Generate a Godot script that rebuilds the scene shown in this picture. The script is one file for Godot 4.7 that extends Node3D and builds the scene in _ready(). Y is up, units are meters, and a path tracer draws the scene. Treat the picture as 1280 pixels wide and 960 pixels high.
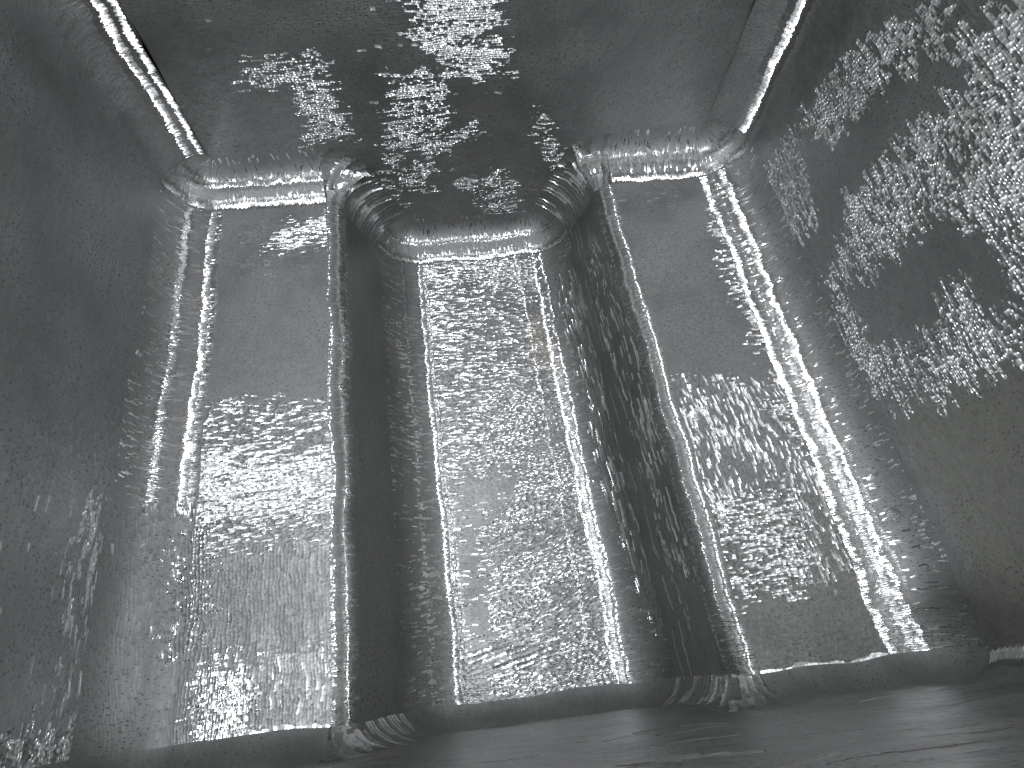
extends Node3D
# A milled steel mould cavity seen from above: two ledges beside a deeper groove, rounded corners everywhere.
# Metres, y up, the camera stands over the origin; the ledges lie at y = 0.

# ---------------------------------------------------------------- sizes
const BACK_Z := -0.270
const FRONT_Z := 0.0195        # where the front wall stands at x = 0
const FRONT_SKEW := 0.039      # the front wall is not quite square to the sides
const BACK_SKEW := 0.03        # nor is the back wall
const BACK_R := 0.020
const FRONT_R := 0.017
const FRONT_CREASE := 0.42     # the ledges end in a crease: the front rounding starts at this angle
const TOP_Y := 0.16
# corners of the cross-section, each with the radius of its rounding
const CORNERS := [
	[-0.1425, 0.1600, 0.0], [-0.1425, 0.0, 0.023], [-0.0570, 0.0, 0.010], [-0.0365, -0.0585, 0.026],
	[0.0720, -0.0585, 0.026], [0.0915, 0.0, 0.011], [0.1745, 0.0, 0.023], [0.1770, 0.1600, 0.0]]
const SPAN_NAMES := ["side_wall", "wall_fillet", "ledge", "ledge_edge", "groove_side", "groove_fillet", "groove_floor",
	"groove_fillet", "groove_side", "ledge_edge", "ledge", "wall_fillet", "side_wall"]

var spans := []                # each: {pts, nrm, s (metres from the span's start), len}
var mats := {}
var mould: Node3D

func _ready() -> void:
	# ------------------------------------------------------------ camera, surroundings, lamps, exposure
	var cam := Camera3D.new()
	cam.name = "camera"
	cam.fov = 66.777
	cam.near = 0.01
	cam.far = 20.0
	add_child(cam)
	cam.transform = Transform3D(Basis(Vector3(0.9892, 0.0184, 0.1453), Vector3(0.1218, 0.4480, -0.8857), Vector3(-0.0814, 0.8939, 0.4409)).orthonormalized(), Vector3(0, 0.25, 0))
	cam.current = true
	var env := Environment.new()
	env.background_mode = Environment.BG_COLOR
	env.background_color = Color(0.340, 0.350, 0.355).linear_to_srgb()
	env.background_energy_multiplier = 1.0
	env.tonemap_mode = Environment.TONE_MAPPER_LINEAR
	env.tonemap_exposure = 1.0
	env.sdfgi_enabled = true
	env.ssao_enabled = true
	env.ssil_enabled = true
	var we := WorldEnvironment.new()
	we.name = "surroundings"
	we.environment = env
	add_child(we)
	ceiling_lamp(Vector3(-0.25, 1.75, -0.30), Vector2(0.12, 0.12), 0.60, "square white workshop lamp hanging almost straight above the steel mould")
	ceiling_lamp(Vector3(1.90, 1.35, 0.20), Vector2(0.13, 0.13), 1.15, "square white workshop lamp hanging low beyond the speckled side wall")
	ceiling_lamp(Vector3(-1.75, 1.25, 0.20), Vector2(0.13, 0.13), 1.15, "square white workshop lamp hanging low beyond the smooth dark side wall")
	ceiling_lamp(Vector3(0.15, 1.40, 1.55), Vector2(0.13, 0.13), 1.1, "square white workshop lamp hanging low beyond the front wall of the mould")

	# ------------------------------------------------------------ the mould
	make_spans()
	make_materials()
	mould = Node3D.new()
	mould.name = "steel_mould"
	add_child(mould)
	mould.set_meta("label", "milled grey steel mould cavity with two ledges beside a deeper central groove")
	mould.set_meta("category", "mould")
	for k in spans.size():
		sweep_part(k)
		end_fillet(k, true)
		end_fillet(k, false)
	end_wall(true)
	end_wall(false)
	outer_block()

# ---------------------------------------------------------------- lamps
func ceiling_lamp(at: Vector3, size: Vector2, energy: float, label: String) -> void:
	var t := Node3D.new()
	t.name = "ceiling_lamp"
	add_child(t, true)
	t.position = at
	t.set_meta("label", label)
	t.set_meta("category", "lamp")
	t.set_meta("group", "workshop lamps above the mould")
	t.look_at_from_position(at, Vector3(0.02, 0, -0.12), Vector3(0, 0, -1))
	var white := StandardMaterial3D.new()
	white.albedo_color = Color(0.7, 0.7, 0.7)
	white.roughness = 0.5
	var box := BoxMesh.new()
	box.size = Vector3(size.x + 0.05, size.y + 0.05, 0.05)
	piece(t, "housing", box, white).position = Vector3(0, 0, 0.032)
	var glow := StandardMaterial3D.new()
	glow.albedo_color = Color(0.8, 0.8, 0.8)
	glow.emission_enabled = true
	glow.emission = Color(1, 1, 1)
	glow.emission_energy_multiplier = 1.5
	var face := BoxMesh.new()
	face.size = Vector3(size.x, size.y, 0.006)
	piece(t, "diffuser", face, glow).position = Vector3(0, 0, 0.003)
	var l := AreaLight3D.new()
	l.name = "lamp_light"
	l.area_size = size
	l.light_energy = energy
	l.light_color = Color(0.97, 0.985, 1.0)
	l.area_range = 10.0
	l.shadow_enabled = true
	t.add_child(l)
	l.position = Vector3(0, 0, -0.004)

func piece(parent: Node3D, called: String, mesh: Mesh, m: Material) -> MeshInstance3D:
	var o := MeshInstance3D.new()
	o.name = called
	o.mesh = mesh
	o.material_override = m
	parent.add_child(o, true)
	return o

# ---------------------------------------------------------------- cross-section
func make_spans() -> void:
	var n := CORNERS.size()
	var cuts := []             # per corner: [arc start, arc end, centre, radius, start angle, sweep]
	for i in n:
		var p := Vector2(CORNERS[i][0], CORNERS[i][1])
		if i == 0 or i == n - 1:
			cuts.append([p, p])
			continue
		var a := (Vector2(CORNERS[i - 1][0], CORNERS[i - 1][1]) - p).normalized()
		var b := (Vector2(CORNERS[i + 1][0], CORNERS[i + 1][1]) - p).normalized()
		var r: float = CORNERS[i][2]
		var half := acos(clampf(a.dot(b), -1, 1)) / 2.0
		var t := r / tan(half)
		var c := p + (a + b).normalized() * (r / sin(half))
		var s := p + a * t
		var e := p + b * t
		cuts.append([s, e, c, r, (s - c).angle(), angle_difference((s - c).angle(), (e - c).angle())])
	for i in n - 1:
		spans.append(straight(cuts[i][1], cuts[i + 1][0]))
		if i + 1 < n - 1:
			spans.append(arc(cuts[i + 1]))

func straight(a: Vector2, b: Vector2) -> Dictionary:
	var d := (b - a).normalized()
	var nn := Vector2(-d.y, d.x)
	var steps := maxi(2, int((b - a).length() / 0.004))
	var pts := []
	var nrm := []
	var s := []
	for k in steps + 1:
		pts.append(a.lerp(b, float(k) / steps))
		nrm.append(nn)
		s.append((b - a).length() * k / steps)
	return {"pts": pts, "nrm": nrm, "s": s, "len": (b - a).length()}

func arc(c: Array) -> Dictionary:
	var steps := 24
	var pts := []
	var nrm := []
	var s := []
	var turn: float = c[5]
	for k in steps + 1:
		var g: float = c[4] + turn * k / steps
		var d := Vector2(cos(g), sin(g))
		pts.append(c[2] + d * c[3])
		nrm.append(-d if turn > 0 else d)
		s.append(absf(turn) * c[3] * k / steps)
	return {"pts": pts, "nrm": nrm, "s": s, "len": absf(turn) * c[3]}

func back_at(x: float) -> float:
	return BACK_Z + BACK_SKEW * (x + 0.09)

func front_at(x: float) -> float:
	return FRONT_Z + FRONT_SKEW * x

# ---------------------------------------------------------------- meshes
var waves: FastNoiseLite

func uneven(p: Vector3) -> Vector3:
	# hand-guided passes: every face wanders by up to about a millimetre
	if waves == null:
		waves = FastNoiseLite.new()
		waves.seed = 4
		waves.noise_type = FastNoiseLite.TYPE_SIMPLEX_SMOOTH
		waves.frequency = 22.0
		waves.fractal_octaves = 2
	var k := 0.0016 * clampf((TOP_Y - p.y) / 0.03, 0.0, 1.0)
	return p + k * Vector3(waves.get_noise_3d(p.x, p.y, p.z), waves.get_noise_3d(p.x + 3.0, p.y, p.z), waves.get_noise_3d(p.x, p.y + 5.0, p.z))

func grid_mesh(pos: PackedVector3Array, nor: PackedVector3Array, uv: PackedVector2Array, nu: int, nv: int) -> ArrayMesh:
	# nu by nv vertices, u runs fastest
	var idx := PackedInt32Array()
	# which way round: front faces run clockwise seen from the side the normal points to
	var mid := (nv / 2) * nu + nu / 2
	var face := (pos[mid + 1] - pos[mid]).cross(pos[mid + nu + 1] - pos[mid])
	var flip := face.dot(nor[mid]) > 0.0
	for j in nv - 1:
		for i in nu - 1:
			var k := j * nu + i
			if flip:
				idx.append_array([k, k + nu + 1, k + 1, k, k + nu, k + nu + 1])
			else:
				idx.append_array([k, k + 1, k + nu + 1, k, k + nu + 1, k + nu])
	var arr := []
	arr.resize(Mesh.ARRAY_MAX)
	arr[Mesh.ARRAY_VERTEX] = pos
	arr[Mesh.ARRAY_NORMAL] = nor
	arr[Mesh.ARRAY_TEX_UV] = uv
	arr[Mesh.ARRAY_INDEX] = idx
	var m := ArrayMesh.new()
	m.add_surface_from_arrays(Mesh.PRIMITIVE_TRIANGLES, arr)
	return m

func sweep_part(k: int) -> void:
	var sp: Dictionary = spans[k]
	var nu: int = sp.pts.size()
	var nv := 60
	var pos := PackedVector3Array()
	var nor := PackedVector3Array()
	var uv := PackedVector2Array()
	var look: Dictionary = mats["span%d" % k]
	for j in nv:
		for i in nu:
			var p: Vector2 = sp.pts[i]
			var q: Vector2 = sp.nrm[i]
			var z0 := back_at(p.x) + BACK_R
			var z1 := front_at(p.x) - FRONT_R * (1.0 - sin(FRONT_CREASE))
			var z := lerpf(z0, z1, float(j) / (nv - 1))
			pos.append(uneven(Vector3(p.x, p.y, z)))
			nor.append(Vector3(q.x, q.y, 0))
			uv.append(Vector2((sp.s[i] * 1000.0 + look.off) / look.w, (z - BACK_Z) * 1000.0 / look.h))
	piece(mould, SPAN_NAMES[k], grid_mesh(pos, nor, uv, nu, nv), look.mat)

func end_fillet(k: int, at_back: bool) -> void:
	var sp: Dictionary = spans[k]
	var nu: int = sp.pts.size()
	var nv := 20
	var r := BACK_R if at_back else FRONT_R
	var pos := PackedVector3Array()
	var nor := PackedVector3Array()
	var uv := PackedVector2Array()
	var corner := k == 0 or k == spans.size() - 1
	var called_look := "front_fillet"
	if at_back:
		called_look = "end_near_smooth" if k < 3 else "end_near_speckled" if k > 9 else "end_groove"
	if corner:
		called_look = "corner_down" if k == 0 else "corner_up"
	elif k in [3, 4]:
		called_look = "coarse_down"
	elif k in [8, 9]:
		called_look = "coarse_up"
	var look: Dictionary = mats[called_look]
	var total := 0.0
	for kk in k:
		total += spans[kk].len
	for j in nv:
		var g0 := 0.0 if at_back else FRONT_CREASE
		var g := lerpf(g0, PI / 2, float(j) / (nv - 1))
		for i in nu:
			var p: Vector2 = sp.pts[i]
			var q: Vector2 = sp.nrm[i]
			var m := p + q * (r * (cos(g0) - cos(g)))
			var zc := back_at(m.x) + r - r * sin(g) if at_back else front_at(m.x) - r + r * sin(g)
			pos.append(uneven(Vector3(m.x, m.y, zc)))
			nor.append(Vector3(q.x * cos(g), q.y * cos(g), sin(g) if at_back else -sin(g)).normalized())
			uv.append(Vector2(r * g * 1000.0 / look.w, (total + sp.s[i]) * 1000.0 / look.h))
	var called := "corner_fillet" if corner else "end_fillet"
	piece(mould, called, grid_mesh(pos, nor, uv, nu, nv), look.mat)

func end_wall(at_back: bool) -> void:
	# the flat wall above the rounding: columns that stand on the line where the rounding ends
	var r := BACK_R if at_back else FRONT_R
	var foot := []
	for k in range(0, spans.size()):
		var sp: Dictionary = spans[k]
		for i in sp.pts.size():
			foot.append(sp.pts[i] + sp.nrm[i] * (r if at_back else r * cos(FRONT_CREASE)))
	var xs := []
	var ys := []
	var last := -1e9
	for f in foot:
		if f.x > last + 0.0004:
			xs.append(f.x)
			ys.append(f.y)
			last = f.x
	var nu := xs.size()
	var nv := 40
	var pos := PackedVector3Array()
	var nor := PackedVector3Array()
	var uv := PackedVector2Array()
	var look: Dictionary = mats["back_wall" if at_back else "front_wall"]
	for j in nv:
		for i in nu:
			var y := lerpf(ys[i], TOP_Y, float(j) / (nv - 1))
			var z := back_at(xs[i]) if at_back else front_at(xs[i])
			pos.append(uneven(Vector3(xs[i], y, z)))
			nor.append(Vector3(-BACK_SKEW, 0, 1).normalized() if at_back else Vector3(FRONT_SKEW, 0, -1).normalized())
			uv.append(Vector2((xs[i] + 0.15) * 1000.0 / look.w, (y + 0.06) * 1000.0 / look.h))
	piece(mould, "back_wall" if at_back else "front_wall", grid_mesh(pos, nor, uv, nu, nv), look.mat)

func outer_block() -> void:
	# the flat rim round the opening and the outside of the block
	var st := SurfaceTool.new()
	st.begin(Mesh.PRIMITIVE_TRIANGLES)
	var x0 := -0.23
	var x1 := 0.26
	var z0 := -0.35
	var z1 := 0.11
	var yb := -0.11
	var i0: float = CORNERS[0][0]
	var i1: float = CORNERS[7][0]
	var o := [Vector3(x0, TOP_Y, z0), Vector3(x1, TOP_Y, z0), Vector3(x1, TOP_Y, z1), Vector3(x0, TOP_Y, z1)]
	var n := [Vector3(i0, TOP_Y, back_at(i0)), Vector3(i1, TOP_Y, back_at(i1)), Vector3(i1, TOP_Y, front_at(i1)), Vector3(i0, TOP_Y, front_at(i0))]
	for k in 4:
		var k2 := (k + 1) % 4
		quad(st, o[k], o[k2], n[k2], n[k])
		quad(st, o[k2], o[k], Vector3(o[k].x, yb, o[k].z), Vector3(o[k2].x, yb, o[k2].z))
	quad(st, Vector3(x0, yb, z0), Vector3(x0, yb, z1), Vector3(x1, yb, z1), Vector3(x1, yb, z0))
	st.generate_normals()
	piece(mould, "outer_block", st.commit(), mats["block"].mat)

func quad(st: SurfaceTool, a: Vector3, b: Vector3, c: Vector3, d: Vector3) -> void:
	for v in [a, b, c, a, c, d]:
		st.add_vertex(v)

# ---------------------------------------------------------------- materials: the marks the cutter left
# A sheet is one machined face: its slopes (normal map), its colour and its roughness, worked out texel by texel.
# Lengths in millimetres. "rows" is the direction of the cutter's passes in degrees (0 along the first axis, 90 along the second).
var tab := PackedFloat32Array()
var jobs := []
var srgb := PackedByteArray()

func make_materials() -> void:
	var rng := RandomNumberGenerator.new()
	rng.seed = 77
	tab.resize(8192)
	for i in 8192:
		tab[i] = rng.randf()
	srgb.resize(1024)
	for i in 1024:
		srgb[i] = int(255.0 * Color(i / 1023.0, 0, 0).linear_to_srgb().r)
	var plain := StandardMaterial3D.new()
	plain.albedo_color = Color(0.40, 0.40, 0.40).linear_to_srgb()
	plain.metallic = 1.0
	plain.roughness = 0.4
	mats["block"] = {"mat": plain}
	var ledge_h := 300.0
	# "gloss" is the share of the dimples that the cutter burnished, "shine" their roughness
	# --- fillets: the ball cutter went across them, so every pass leaves a small cusp
	# "ridges" are the crests left where two passes met: place, half width, steepness, how much of it is burnished
	var base := {"w": 50.0, "h": 300.0, "res": 4.0, "rows": 0.0, "pitch": 0.8, "feed": 4.0, "amp": 0.18, "famp": 0.02, "rough": 0.58, "gloss": 0.14, "shine": 0.16, "polish": 1.5,
		"wob": 0.022, "grit": 0.1, "fuzz": 4.0, "lean": true, "seed": 3, "patches": []}
	var kinds := {
		"end_near_smooth": [3, [0.0, -0.13], [[3.5, 1.5, 0.16, 1.0, 0.2], [15.5, 1.5, 0.16, 1.0, 0.0]]],
		"end_groove": [16, [0.0, 0.1], [[2.5, 1.3, 0.16, 1.0, 0.2], [14.0, 0.8, 0.16, 0.8, 0.0]]],
		"end_near_speckled": [17, [0.0, 0.34], [[2.5, 1.5, 0.16, 1.0, 0.2], [13.5, 1.4, 0.16, 0.9, 0.0]]],
		"span3": [4, [0.0, -0.14], [[1.5, 0.9, 0.2, 0.6, 0.0], [6.5, 1.3, 0.16, 0.95, 0.0]]],
		"span9": [10, [0.0, -0.14], [[0.8, 0.7, 0.2, 0.5, 0.0], [6.0, 1.1, 0.16, 0.95, 0.0], [11.0, 1.2, 0.16, 0.95, 0.08]]],
		"span5": [12, [0.0, -0.14], [[19.0, 0.8, 0.2, 0.5, 0.0], [30.5, 1.4, 0.16, 1.0, 0.0]]],
		"span7": [14, [0.0, -0.14], [[1.6, 1.3, 0.16, 1.0, 0.1], [6.5, 0.9, 0.16, 0.8, 0.0]]],
		"span1": [13, [0.0, -0.16], [[18.0, 1.4, 0.16, 1.0, 0.0], [30.5, 1.7, 0.16, 1.0, 0.0]]],
		"span11": [15, [0.0, -0.16], [[1.8, 1.7, 0.16, 1.0, 0.3], [7.4, 0.5, 0.16, 0.2, 0.1], [12.5, 1.7, 0.16, 1.0, -0.12]]]}
	for kind in kinds:
		var f := base.duplicate()
		f.merge({"seed": kinds[kind][0], "tilt": kinds[kind][1], "ridges": kinds[kind][2]}, true)
		if kind == "span1":
			f.patches = [
				{"poly": [-5, 188, 50, 180, 50, 310, -5, 310], "rows": 84.0, "amp": 0.12, "famp": 0.10, "gloss": 0.012, "pitch": 1.3, "feed": 6.0, "rough": 0.6},
				{"poly": [26, 195, 50, 190, 50, 250, 24, 245], "rows": 84.0, "amp": 0.30, "famp": 0.25, "gloss": 0.25, "pitch": 1.3, "feed": 3.0, "rough": 0.6}]
			f.ridge_end = 190.0
		if kind == "span7":
			f.patches = [{"poly": [13, 40, 45, 30, 45, 235, 24, 262, 15, 200], "rows": 88.0, "amp": 0.45, "famp": 0.15, "gloss": 0.22, "pitch": 1.1, "feed": 9.0, "tilt": [-0.35, -0.1]}]
		f.w = {"span3": 14.0, "span9": 16.0}.get(kind, 36.5)
		if kind.begins_with("end"):
			f.erase("lean")
			f.w = 32.0
			f.h = 150.0
		mats[kind] = sheet(f)
	for up in [1.0, -1.0]:
		mats["corner_down" if up > 0.0 else "corner_up"] = sheet({"w": 36.0, "h": 150.0, "res": 4.0, "rows": 0.0, "pitch": 0.8, "feed": 5.0, "amp": 0.22, "famp": 0.03, "rough": 0.58, "gloss": 0.0, "shine": 0.19, "polish": 1.5,
			"ridges": [[23.0, 1.9, 0.22, 1.0, 0.0], [29.0, 1.6, 0.22, 1.0, -0.19]] if up > 0.0 else [[10.0, 2.2, 0.22, 1.0, 0.0]],
			"tilt": [0.0, 0.62 * up], "wob": 0.03, "grit": 0.12, "seed": 5, "patches": []})
	for up in [1.0, -1.0]:
		mats["coarse_down" if up > 0.0 else "coarse_up"] = sheet({"w": 50.0, "h": 420.0, "res": 2.4, "rows": 8.0, "pitch": 2.6, "feed": 16.0, "amp": 0.35, "famp": 0.03, "rough": 0.56, "gloss": 0.45, "shine": 0.18, "polish": 1.4,
			"tilt": [-0.15, 0.45 * up], "wob": 0.06, "seed": 7, "patches": []})
	mats["front_fillet"] = sheet({"w": 50.0, "h": 300.0, "res": 3.0, "rows": 0.0, "pitch": 1.3, "feed": 5.0, "amp": 0.06, "famp": 0.02, "rough": 0.55, "gloss": 0.0, "wob": 0.04, "seed": 8, "patches": []})
	# --- groove sides: combed lengthwise
	mats["span4"] = sheet({"w": 60.0, "h": 300.0, "res": 3.0, "rows": 90.0, "pitch": 1.6, "feed": 30.0, "amp": 0.10, "famp": 0.03, "rough": 0.52, "gloss": 0.0, "wob": 0.03, "seed": 9, "patches": []})
	mats["span8"] = sheet({"w": 60.0, "h": 300.0, "res": 4.0, "rows": 88.0, "pitch": 1.3, "feed": 24.0, "amp": 0.16, "famp": 0.04, "rough": 0.50, "gloss": 0.10, "wob": 0.04, "seed": 11, "patches": [
		{"poly": [8, 60, 26, 50, 36, 120, 36, 230, 20, 260, 12, 180], "amp": 0.5, "famp": 0.2, "gloss": 0.3, "feed": 9.0, "shine": 0.16, "tilt": [-0.5, -0.1]}]})
	# --- ledge beside the smooth wall
	mats["span2"] = sheet({"w": 62.0, "h": 300.0, "res": 4.5, "rows": 0.0, "pitch": 0.75, "feed": 3.4, "amp": 0.05, "famp": 0.03, "rough": 0.55, "gloss": 0.0, "crest": 274.8, "crest_lean": -0.1, "crest_from": 22.0, "soft": 7.0, "fuzz": 10.0, "wob": 0.03, "seed": 21, "patches": [
		{"poly": [5, 29, 62, 25, 62, 61, 7, 64], "amp": 0.10, "famp": 0.04, "rough": 0.46, "gloss": 0.15},
		{"poly": [30, 33, 62, 26, 62, 48, 25, 50], "amp": 0.26, "famp": 0.10, "rough": 0.42, "gloss": 0.5, "tilt": [-0.1, -0.33]},
		{"poly": [-2, 140, 17, 135, 62, 145, 62, 208, -2, 204], "amp": 0.22, "famp": 0.12, "rough": 0.5, "gloss": 0.3, "tilt": [-0.13, -0.14]},
		{"poly": [-2, 161, 58, 172, 58, 197, -2, 192], "amp": 0.20, "famp": 0.14, "rough": 0.45, "gloss": 0.9, "shine": 0.27, "tilt": [-0.13, -0.13]},
		{"poly": [-2, 205, 56, 208, 56, 246, -2, 249], "rows": 90.0, "amp": 0.10, "famp": 0.06, "rough": 0.50, "pitch": 1.5, "feed": 4.0, "gloss": 0.012},
		{"poly": [-2, 250, 57, 247, 58, 285, -2, 285], "rows": 90.0, "amp": 0.08, "famp": 0.05, "rough": 0.42, "pitch": 1.2, "feed": 5.0, "gloss": 0.2, "shine": 0.24},
		{"poly": [7, 249, 25, 248, 28, 285, 7, 285], "rows": 90.0, "amp": 0.20, "famp": 0.16, "rough": 0.36, "pitch": 1.1, "feed": 3.0, "gloss": 0.75, "tilt": [-0.12, 0.05], "shine": 0.2},
		{"poly": [-2, 190, 7, 192, 5, 242, -2, 242], "rows": 90.0, "amp": 0.26, "famp": 0.22, "rough": 0.45, "pitch": 1.4, "feed": 1.6, "gloss": 0.5}]})
	# --- groove floor
	mats["span6"] = sheet({"w": 80.0, "h": 300.0, "res": 4.5, "rows": 3.0, "pitch": 0.75, "feed": 4.0, "amp": 0.22, "famp": 0.10, "rough": 0.44, "gloss": 0.36, "shine": 0.23, "tilt": [0.03, -0.18], "ridges": [[62.5, 1.0, 0.25, 0.7, 0.05], [1.5, 0.8, 0.25, 0.6, 0.0]], "soft": 14.0, "fuzz": 10.0, "wob": 0.04, "seed": 33, "patches": [
		{"poly": [2, 17, 76, 20, 76, 44, 2, 40], "amp": 0.28, "famp": 0.15, "gloss": 0.75, "tilt": [0.02, -0.28]},
		{"poly": [31, 118, 80, 140, 80, 290, 13, 290, 19, 192], "rows": -8.0, "amp": 0.24, "famp": 0.18, "gloss": 0.48, "shine": 0.22, "feed": 3.4, "tilt": [0.05, -0.03]},
		{"poly": [8, 166, 49, 170, 28, 194, 3, 196], "amp": 0.06, "famp": 0.04, "rough": 0.48, "gloss": 0.05},
		{"poly": [3, 197, 19, 201, 16, 255, 3, 257], "amp": 0.06, "famp": 0.04, "rough": 0.48, "gloss": 0.05},
		{"poly": [71, 143, 50, 158, 67, 167], "amp": 0.06, "famp": 0.04, "rough": 0.5, "gloss": 0.05},
		{"poly": [20, 204, 80, 190, 80, 212, 20, 224], "rows": -14.0, "amp": 0.30, "famp": 0.10, "gloss": 0.3, "feed": 8.0},
		{"poly": [45, 232, 80, 228, 80, 256, 40, 258], "rows": -14.0, "amp": 0.24, "famp": 0.16, "gloss": 0.22, "feed": 6.0},
		{"poly": [3, 256, 40, 254, 40, 270, 3, 268], "rows": -10.0, "amp": 0.2, "famp": 0.05, "gloss": 0.5, "feed": 14.0, "pitch": 2.4},
		{"poly": [62, 78, 80, 70, 80, 112, 66, 108], "amp": 0.2, "famp": 0.12, "tint": [0.44, 0.41, 0.375]}]})
	# --- ledge beside the speckled wall
	mats["span10"] = sheet({"w": 62.0, "h": 300.0, "res": 4.5, "rows": 0.0, "pitch": 1.2, "feed": 5.0, "amp": 0.05, "famp": 0.03, "rough": 0.55, "gloss": 0.0, "crest": 283.2, "crest_lean": 0.24, "soft": 8.0, "fuzz": 8.0, "wob": 0.03, "seed": 45, "patches": [
		{"poly": [-2, 30, 52, 34, 52, 46, -2, 46], "amp": 0.06, "rough": 0.44, "gloss": 0.05},
		{"poly": [50, 47, 66, 47, 66, 148, 48, 147, 44, 97], "amp": 0.30, "famp": 0.18, "gloss": 0.5, "tilt": [0.28, -0.25]},
		{"poly": [0, 153, 50, 161, 66, 170, 66, 253, 0, 258], "rows": 86.0, "amp": 0.22, "famp": 0.16, "pitch": 0.95, "feed": 5.0, "gloss": 0.36, "shine": 0.26, "tilt": [0.24, -0.1]},
		{"poly": [0, 216, 39, 210, 33, 257, 0, 257], "rows": 0.0, "amp": 0.30, "famp": 0.2, "pitch": 1.0, "feed": 2.8, "gloss": 0.62, "shine": 0.26, "tilt": [0.24, -0.02]},
		{"poly": [44, 166, 66, 180, 66, 215, 46, 200], "rows": 0.0, "amp": 0.30, "famp": 0.18, "pitch": 1.1, "feed": 3.0, "gloss": 0.6, "tilt": [0.28, -0.1]},
		{"poly": [0, 258, 66, 253, 66, 300, 0, 300], "amp": 0.05, "famp": 0.03, "rough": 0.50, "gloss": 0.0}]})
	# --- walls: passes run level; where the cutter chattered it raised scales that tip upwards
	var scales := {"amp": 0.38, "famp": 0.40, "rough": 0.46, "gloss": 0.75, "shine": 0.27, "pitch": 1.0, "feed": 1.9, "spell": 20.0}
	var sc_left := scales.duplicate()
	sc_left.tilt = [0.55, 0.0]
	var sc_right := scales.duplicate()
	sc_right.tilt = [-0.55, 0.0]
	var sc_back := scales.duplicate()
	sc_back.merge({"tilt": [0.0, -0.55], "pitch": 1.1, "feed": 1.6, "spell": 16.0}, true)
	mats["span0"] = sheet({"w": 139.0, "h": 300.0, "res": 2.6, "rows": 90.0, "pitch": 1.5, "feed": 9.0, "amp": 0.10, "famp": 0.05, "rough": 0.55, "gloss": 0.0, "tint": [0.40, 0.415, 0.41], "wob": 0.05, "seed": 57, "patches": [
		{"poly": [85, 184, 127, 180, 132, 239, 105, 252, 60, 220], "amp": 0.08, "famp": 0.05, "rough": 0.55},
		{"poly": [60, 190, 120, 185, 125, 262, 70, 262], "amp": 0.12, "famp": 0.05, "rough": 0.55, "gloss": 0.012, "shine": 0.2, "pitch": 1.0, "feed": 5.0, "tilt": [0.45, 0.0]},
		at([105, 262, 150, 264, 150, 300, 105, 300], sc_left),
		at([122, 196, 129, 182, 130, 203, 126, 210], sc_left),
		{"poly": [118, 205, 150, 200, 150, 262, 125, 262], "amp": 0.3, "famp": 0.1, "rough": 0.5, "gloss": 0.16, "shine": 0.2, "pitch": 1.0, "feed": 6.0, "tilt": [0.4, 0.0]},
		{"poly": [118, 132, 150, 102, 150, 156, 130, 194], "amp": 0.12, "famp": 0.08, "rough": 0.58}]})
	mats["span12"] = sheet({"w": 139.0, "h": 300.0, "res": 3.5, "rows": 90.0, "pitch": 1.9, "feed": 4.0, "amp": 0.08, "famp": 0.05, "rough": 0.52, "gloss": 0.0, "wob": 0.04, "seed": 69, "soft": 3.0, "fuzz": 10.0, "patches": [
		at([-3, 46, 30, 50, 16, 103, -3, 96], sc_right),
		at([35, 52, 74, 60, 110, 84, 106, 102, 81, 90, 55, 82, 44, 80], sc_right),
		at([5, 128, 41, 106, 94, 116, 112, 122, 150, 142, 112, 168, 79, 163, 67, 146, 28, 142], sc_right),
		at([106, 100, 122, 110, 150, 129, 117, 142, 103, 118], sc_right),
		at([4, 122, 13, 148, 16, 170, 39, 174, 64, 168, 68, 188, 100, 196, 97, 210, 10, 196, -3, 164], sc_right),
		at([83, 160, 120, 168, 98, 206, 77, 186], sc_right),
		{"poly": [10, 197, 100, 211, 100, 300, -2, 300, 12, 242], "amp": 0.06, "famp": 0.05, "rough": 0.58, "tint": [0.41, 0.415, 0.385]}]})
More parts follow.
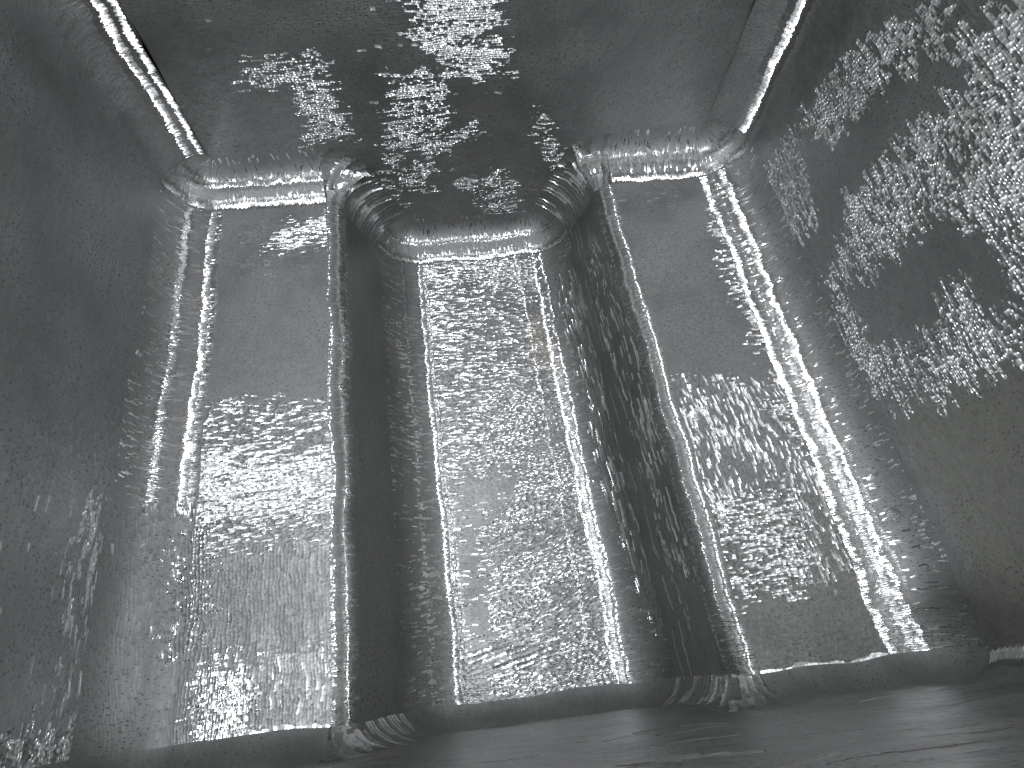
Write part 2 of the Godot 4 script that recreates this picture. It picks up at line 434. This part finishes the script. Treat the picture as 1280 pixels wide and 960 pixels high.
	mats["back_wall"] = sheet({"w": 330.0, "h": 186.0, "res": 3.0, "rows": 0.0, "pitch": 1.4, "feed": 4.0, "amp": 0.12, "famp": 0.06, "rough": 0.52, "gloss": 0.006, "shine": 0.2, "tilt": [0.0, -0.45], "wob": 0.05, "seed": 81, "soft": 3.0, "fuzz": 12.0, "patches": [
		{"poly": [188, 230, 330, 230, 330, 50, 223, 50, 206, 93, 191, 129], "rows": 60.0, "amp": 0.05, "famp": 0.04, "rough": 0.55, "gloss": 0.0},
		{"poly": [126, 75, 205, 93, 227, 29, 227, -5, 115, -5], "amp": 0.12, "famp": 0.08, "rough": 0.6, "tilt": [0.0, -0.4], "gloss": 0.03},
		{"poly": [8, 24, 92, 20, 96, 38, 60, 44, 8, 43], "gloss": 0.0, "tint": [0.42, 0.385, 0.40]},
		{"poly": [228, 20, 322, 20, 322, 42, 270, 45, 226, 40], "rows": 60.0, "amp": 0.05, "famp": 0.04, "rough": 0.55, "gloss": 0.0, "tint": [0.42, 0.385, 0.40]},
		at([204, 97, 208, 97, 216, 73, 227, 61, 227, 55, 213, 65, 205, 84], sc_back),
		at([120, 75, 126, 75, 124, 40, 122, 8, 117, 8, 120, 45], sc_back),
		at([139, 190, 180, 190, 188, 116, 163, 116, 145, 138], sc_back),
		at([83, 132, 103, 134, 102, 84, 80, 80], sc_back),
		at([132, 122, 161, 122, 153, 80, 120, 78], sc_back),
		at([175, 54, 195, 54, 194, 4, 174, 4], sc_back),
		at([134, 66, 149, 64, 145, 41, 131, 42], sc_back),
		at([138, 77, 172, 93, 171, 83, 142, 67], sc_back),
		at([66, 133, 86, 134, 83, 121, 60, 115], sc_back),
		at([160, 50, 175, 56, 172, 44, 158, 42], sc_back)]})
	mats["front_wall"] = sheet({"w": 330.0, "h": 222.0, "res": 1.7, "rows": 0.0, "pitch": 1.8, "feed": 18.0, "amp": 0.16, "famp": 0.04, "rough": 0.50, "gloss": 0.05, "shine": 0.25, "tilt": [0.0, -0.5], "wob": 0.05, "seed": 93, "patches": []})
	var t0 := Time.get_ticks_msec()
	for j in jobs:
		var id := WorkerThreadPool.add_group_task(sheet_row.bind(j), j.nh, 4)
		WorkerThreadPool.wait_for_group_task_completion(id)
		finish_sheet(j)
	print("sheets ", Time.get_ticks_msec() - t0, " ms")

func at(poly: Array, look: Dictionary) -> Dictionary:
	var d := look.duplicate()
	d.poly = poly
	return d

func sheet(c: Dictionary) -> Dictionary:
	var m := StandardMaterial3D.new()
	m.metallic = 1.0
	m.roughness = 1.0
	c.m = m
	c.nw = int(c.w * c.res)
	c.nh = int(c.h * c.res)
	# which patch lies where, one byte for every square millimetre
	var mw := int(c.w) + 2
	var mh := int(c.h) + 2
	var mask := PackedByteArray()
	mask.resize(mw * mh)
	var sets := [c]
	for p in c.patches:
		var poly := PackedVector2Array()
		var lo := Vector2(1e9, 1e9)
		var hi := -lo
		for i in p.poly.size() / 2:
			var q := Vector2(p.poly[2 * i], p.poly[2 * i + 1])
			poly.append(q)
			lo = lo.min(q)
			hi = hi.max(q)
		sets.append(p)
		for y in range(maxi(0, int(lo.y)), mini(mh, int(hi.y) + 2)):
			for x in range(maxi(0, int(lo.x)), mini(mw, int(hi.x) + 2)):
				if Geometry2D.is_point_in_polygon(Vector2(x, y), poly):
					mask[y * mw + x] = sets.size() - 1
	var packed := []
	for p in sets:
		var g := deg_to_rad(p.get("rows", c.rows))
		var tint: Array = p.get("tint", c.get("tint", [0.41, 0.41, 0.41]))
		var tilt: Array = p.get("tilt", [0.0, 0.0])
		packed.append(PackedFloat32Array([cos(g), sin(g), p.get("pitch", c.pitch), p.get("feed", c.feed), p.get("amp", c.amp), p.get("famp", c.famp), p.get("rough", c.rough),
			tint[0], tint[1], tint[2], tilt[0], tilt[1], p.get("gloss", c.get("gloss", 0.0)), p.get("shine", c.get("shine", 0.24)), p.get("spell", c.get("spell", 9.0))]))
	c.sets = packed
	c.mask = mask
	c.mw = mw
	c.mh = mh
	c.n1 = noise(c.seed, 0.09 / c.res, 3, c.nw, c.nh)
	c.n1b = noise(c.seed + 7, 0.09 / c.res, 3, c.nw, c.nh)
	c.n2 = noise(c.seed + 1, 0.022 / c.res, 3, c.nw, c.nh)
	c.n3 = noise(c.seed + 2, 0.55 / c.res, 2, c.nw, c.nh)
	c.n3b = noise(c.seed + 9, 0.55 / c.res, 2, c.nw, c.nh)
	c.n_rows = []
	c.r_rows = []
	c.a_rows = []
	c.n_rows.resize(c.nh)
	c.r_rows.resize(c.nh)
	c.a_rows.resize(c.nh)
	jobs.append(c)
	return {"mat": m, "w": c.w, "h": c.h, "off": 0.0}

func noise(sd: int, freq: float, octaves: int, w: int, h: int) -> PackedByteArray:
	var n := FastNoiseLite.new()
	n.seed = sd
	n.noise_type = FastNoiseLite.TYPE_SIMPLEX_SMOOTH
	n.frequency = freq
	n.fractal_octaves = octaves
	return n.get_image(w, h, false, false, false).get_data()

func sheet_row(y: int, c: Dictionary) -> void:
	var nw: int = c.nw
	var inv: float = 1.0 / c.res
	var nr := PackedFloat32Array()
	nr.resize(nw * 3)
	var rr := PackedByteArray()
	rr.resize(nw)
	var ar := PackedByteArray()
	ar.resize(nw * 3)
	var b := y * inv
	var base: PackedFloat32Array = c.sets[0]
	var mask: PackedByteArray = c.mask
	var mw: int = c.mw
	var mh: int = c.mh
	var fuzz: float = c.get("fuzz", 6.0)
	var soft: float = c.get("soft", 5.0)
	var lean: float = (1.6 - 1.6 * b / 290.0) if c.has("lean") else 1.0
	var wob: float = c.wob
	var n1: PackedByteArray = c.n1
	var n1b: PackedByteArray = c.n1b
	var n2: PackedByteArray = c.n2
	var n3: PackedByteArray = c.n3
	var n3b: PackedByteArray = c.n3b
	var at := y * nw
	var along: bool = absf(base[0]) > 0.7
	var pit_min: float = 255.0 * c.get("pits", 0.79)
	var total := nw * int(c.nh)
	var sd: int = c.seed * 57
	var comb: float = c.get("comb", 1.0)
	var camp: float = c.get("camp", 0.0)
	var gritty: float = c.get("grit", 0.4)
	var polish: float = c.get("polish", 1.6)
	var ridges: Array = c.get("ridges", [])
	var crest: float = c.get("crest", 0.0)
	var crest_lean: float = c.get("crest_lean", 0.0)
	var crest_from: float = c.get("crest_from", -1.0)
	var ridge_end: float = c.get("ridge_end", 1e9)
	var t := tab
	var lut := srgb
	for x in nw:
		var a := x * inv
		var w1 := n1[at + x] / 127.5 - 1.0
		var w2 := n1b[at + x] / 127.5 - 1.0
		var big := n2[at + x] / 127.5 - 1.0
		# ragged ends of the passes
		var v0 := -a * base[1] + b * base[0]
		var row0 := int(floor(v0 / base[2])) + 4000
		var push := (t[(row0 * 131 + sd) & 8191] - 0.5) * fuzz
		push += (t[(row0 * 37 + int((a * base[0] + b * base[1]) / base[3]) * 719 + sd) & 8191] - 0.5) * fuzz * 0.3
		var drift := (t[(row0 * 463 + int((a * base[0] + b * base[1]) / base[3]) * 89 + sd + 1) & 8191] - 0.5) * soft
		var qa := a + push * base[0] - drift * base[1] + w1 * 6.0
		var qb := b + push * base[1] + drift * base[0] + w2 * 6.0
		var p: PackedFloat32Array = c.sets[mask[clampi(int(qb), 0, mh - 1) * mw + clampi(int(qa), 0, mw - 1)]]
		# one dimple of the cutter
		var u := a * p[0] + b * p[1]
		var v := -a * p[1] + b * p[0] + w1 * 0.9
		var vv := v / p[2]
		var row := int(floor(vv)) + 4000
		var fv := vv + 4000.0 - row - 0.5
		var r1 := t[(row * 71 + sd) & 8191]
		var uu := u / (p[3] * (0.75 + 0.5 * r1)) + r1 * 9.0
		var cell := int(floor(uu)) + 4000
		var fu := uu + 4000.0 - cell - 0.5
		var h1 := t[(row * 71 + cell * 913 + sd) & 8191]
		var h2 := t[(row * 389 + cell * 57 + sd + 5) & 8191]
		var h3 := t[(row * 211 + cell * 1301 + sd + 9) & 8191]
		var k := 0.45 + 1.1 * h1 * (1.0 + 0.9 * big)
		var sv := p[4] * (2.0 * fv * k + (h2 - 0.5) * 0.7)
		var su := p[5] * (2.0 * fu * k + (h3 - 0.5) * 0.7)
		var fine := n3[at + x] / 127.5 - 1.0
		var fine2 := n3b[at + x] / 127.5 - 1.0
		var grit: float = 0.03 + gritty * p[4]
		var sa := su * p[0] - sv * p[1] + wob * w1 + fine * grit
		var sb := su * p[1] + sv * p[0] + wob * w2 + fine2 * grit
		var spell := t[(row * 61 + int(u / p[14] + 7.0 * r1) * 1009 + sd) & 8191]
		var burnished := t[(row * 517 + cell * 233 + sd + 3) & 8191] < p[12] * (1.0 + 0.8 * big) * (0.35 + 1.3 * spell)
		var near := false
		for rd in ridges:
			if b > ridge_end:
				break
			var off: float = a - rd[0] - w1 * 1.0 - (r1 - 0.5) * 0.9
			if absf(off) < rd[1]:
				sa += rd[4] - rd[2] * off / rd[1]
				burnished = burnished or h3 < rd[3]
			elif absf(off) < rd[1] * 2.6 and h2 < rd[3]:
				near = true
		if crest > 0.0 and crest + 0.039 * a - b < 0.7 + w1 + h1 * 0.9 and crest_from < a:
			burnished = burnished or h3 < 0.7
			sa += crest_lean
			sb += 0.15
		if burnished:
			sa += p[10]
			sb += p[11] * lean
		if camp > 0.0:
			var q := a / comb + w1 * 0.35 + big * 0.5
			sa += camp * 2.0 * (q - floor(q) - 0.5)
		var l := 1.0 / sqrt(sa * sa + sb * sb + 1.0)
		nr[3 * x] = 0.5 - 0.5 * sa * l
		nr[3 * x + 1] = 0.5 + 0.5 * sb * l
		nr[3 * x + 2] = 0.5 + 0.5 * l
		# colour: even steel with fine grain, and small dark pits strung along the passes
		var grain := 1.0 + 0.10 * fine + 0.14 * big + 0.10 * (h2 - 0.5)
		var spot := (((y * 2) * nw + x) if along else (y * nw + x * 2)) % total
		if n3b[spot] > pit_min - 30.0 * big:
			grain *= 0.4
		var rough := p[6] + 0.09 * big + 0.05 * (h3 - 0.5) + 0.04 * fine
		if near:
			rough = minf(rough, 0.34)
		if burnished:
			rough = p[13] * (0.75 + 1.0 * h2)
			grain *= polish        # burnished steel is brighter than torn steel
		rr[x] = clampi(int(255.0 * rough), 15, 255)
		ar[3 * x] = lut[clampi(int(1023.0 * p[7] * grain), 0, 1023)]
		ar[3 * x + 1] = lut[clampi(int(1023.0 * p[8] * grain), 0, 1023)]
		ar[3 * x + 2] = lut[clampi(int(1023.0 * p[9] * grain), 0, 1023)]
	c.n_rows[y] = nr
	c.r_rows[y] = rr
	c.a_rows[y] = ar

func finish_sheet(c: Dictionary) -> void:
	var nb := PackedFloat32Array()
	var rb := PackedByteArray()
	var ab := PackedByteArray()
	for y in c.nh:
		nb.append_array(c.n_rows[y])
		rb.append_array(c.r_rows[y])
		ab.append_array(c.a_rows[y])
	var m: StandardMaterial3D = c.m
	m.normal_enabled = true
	m.normal_scale = 1.0
	m.normal_texture = ImageTexture.create_from_image(Image.create_from_data(c.nw, c.nh, false, Image.FORMAT_RGBF, nb.to_byte_array()))
	m.roughness_texture = ImageTexture.create_from_image(Image.create_from_data(c.nw, c.nh, false, Image.FORMAT_L8, rb))
	m.roughness_texture_channel = BaseMaterial3D.TEXTURE_CHANNEL_RED
	m.albedo_texture = ImageTexture.create_from_image(Image.create_from_data(c.nw, c.nh, false, Image.FORMAT_RGB8, ab))
	c.n_rows = []
	c.r_rows = []
	c.a_rows = []
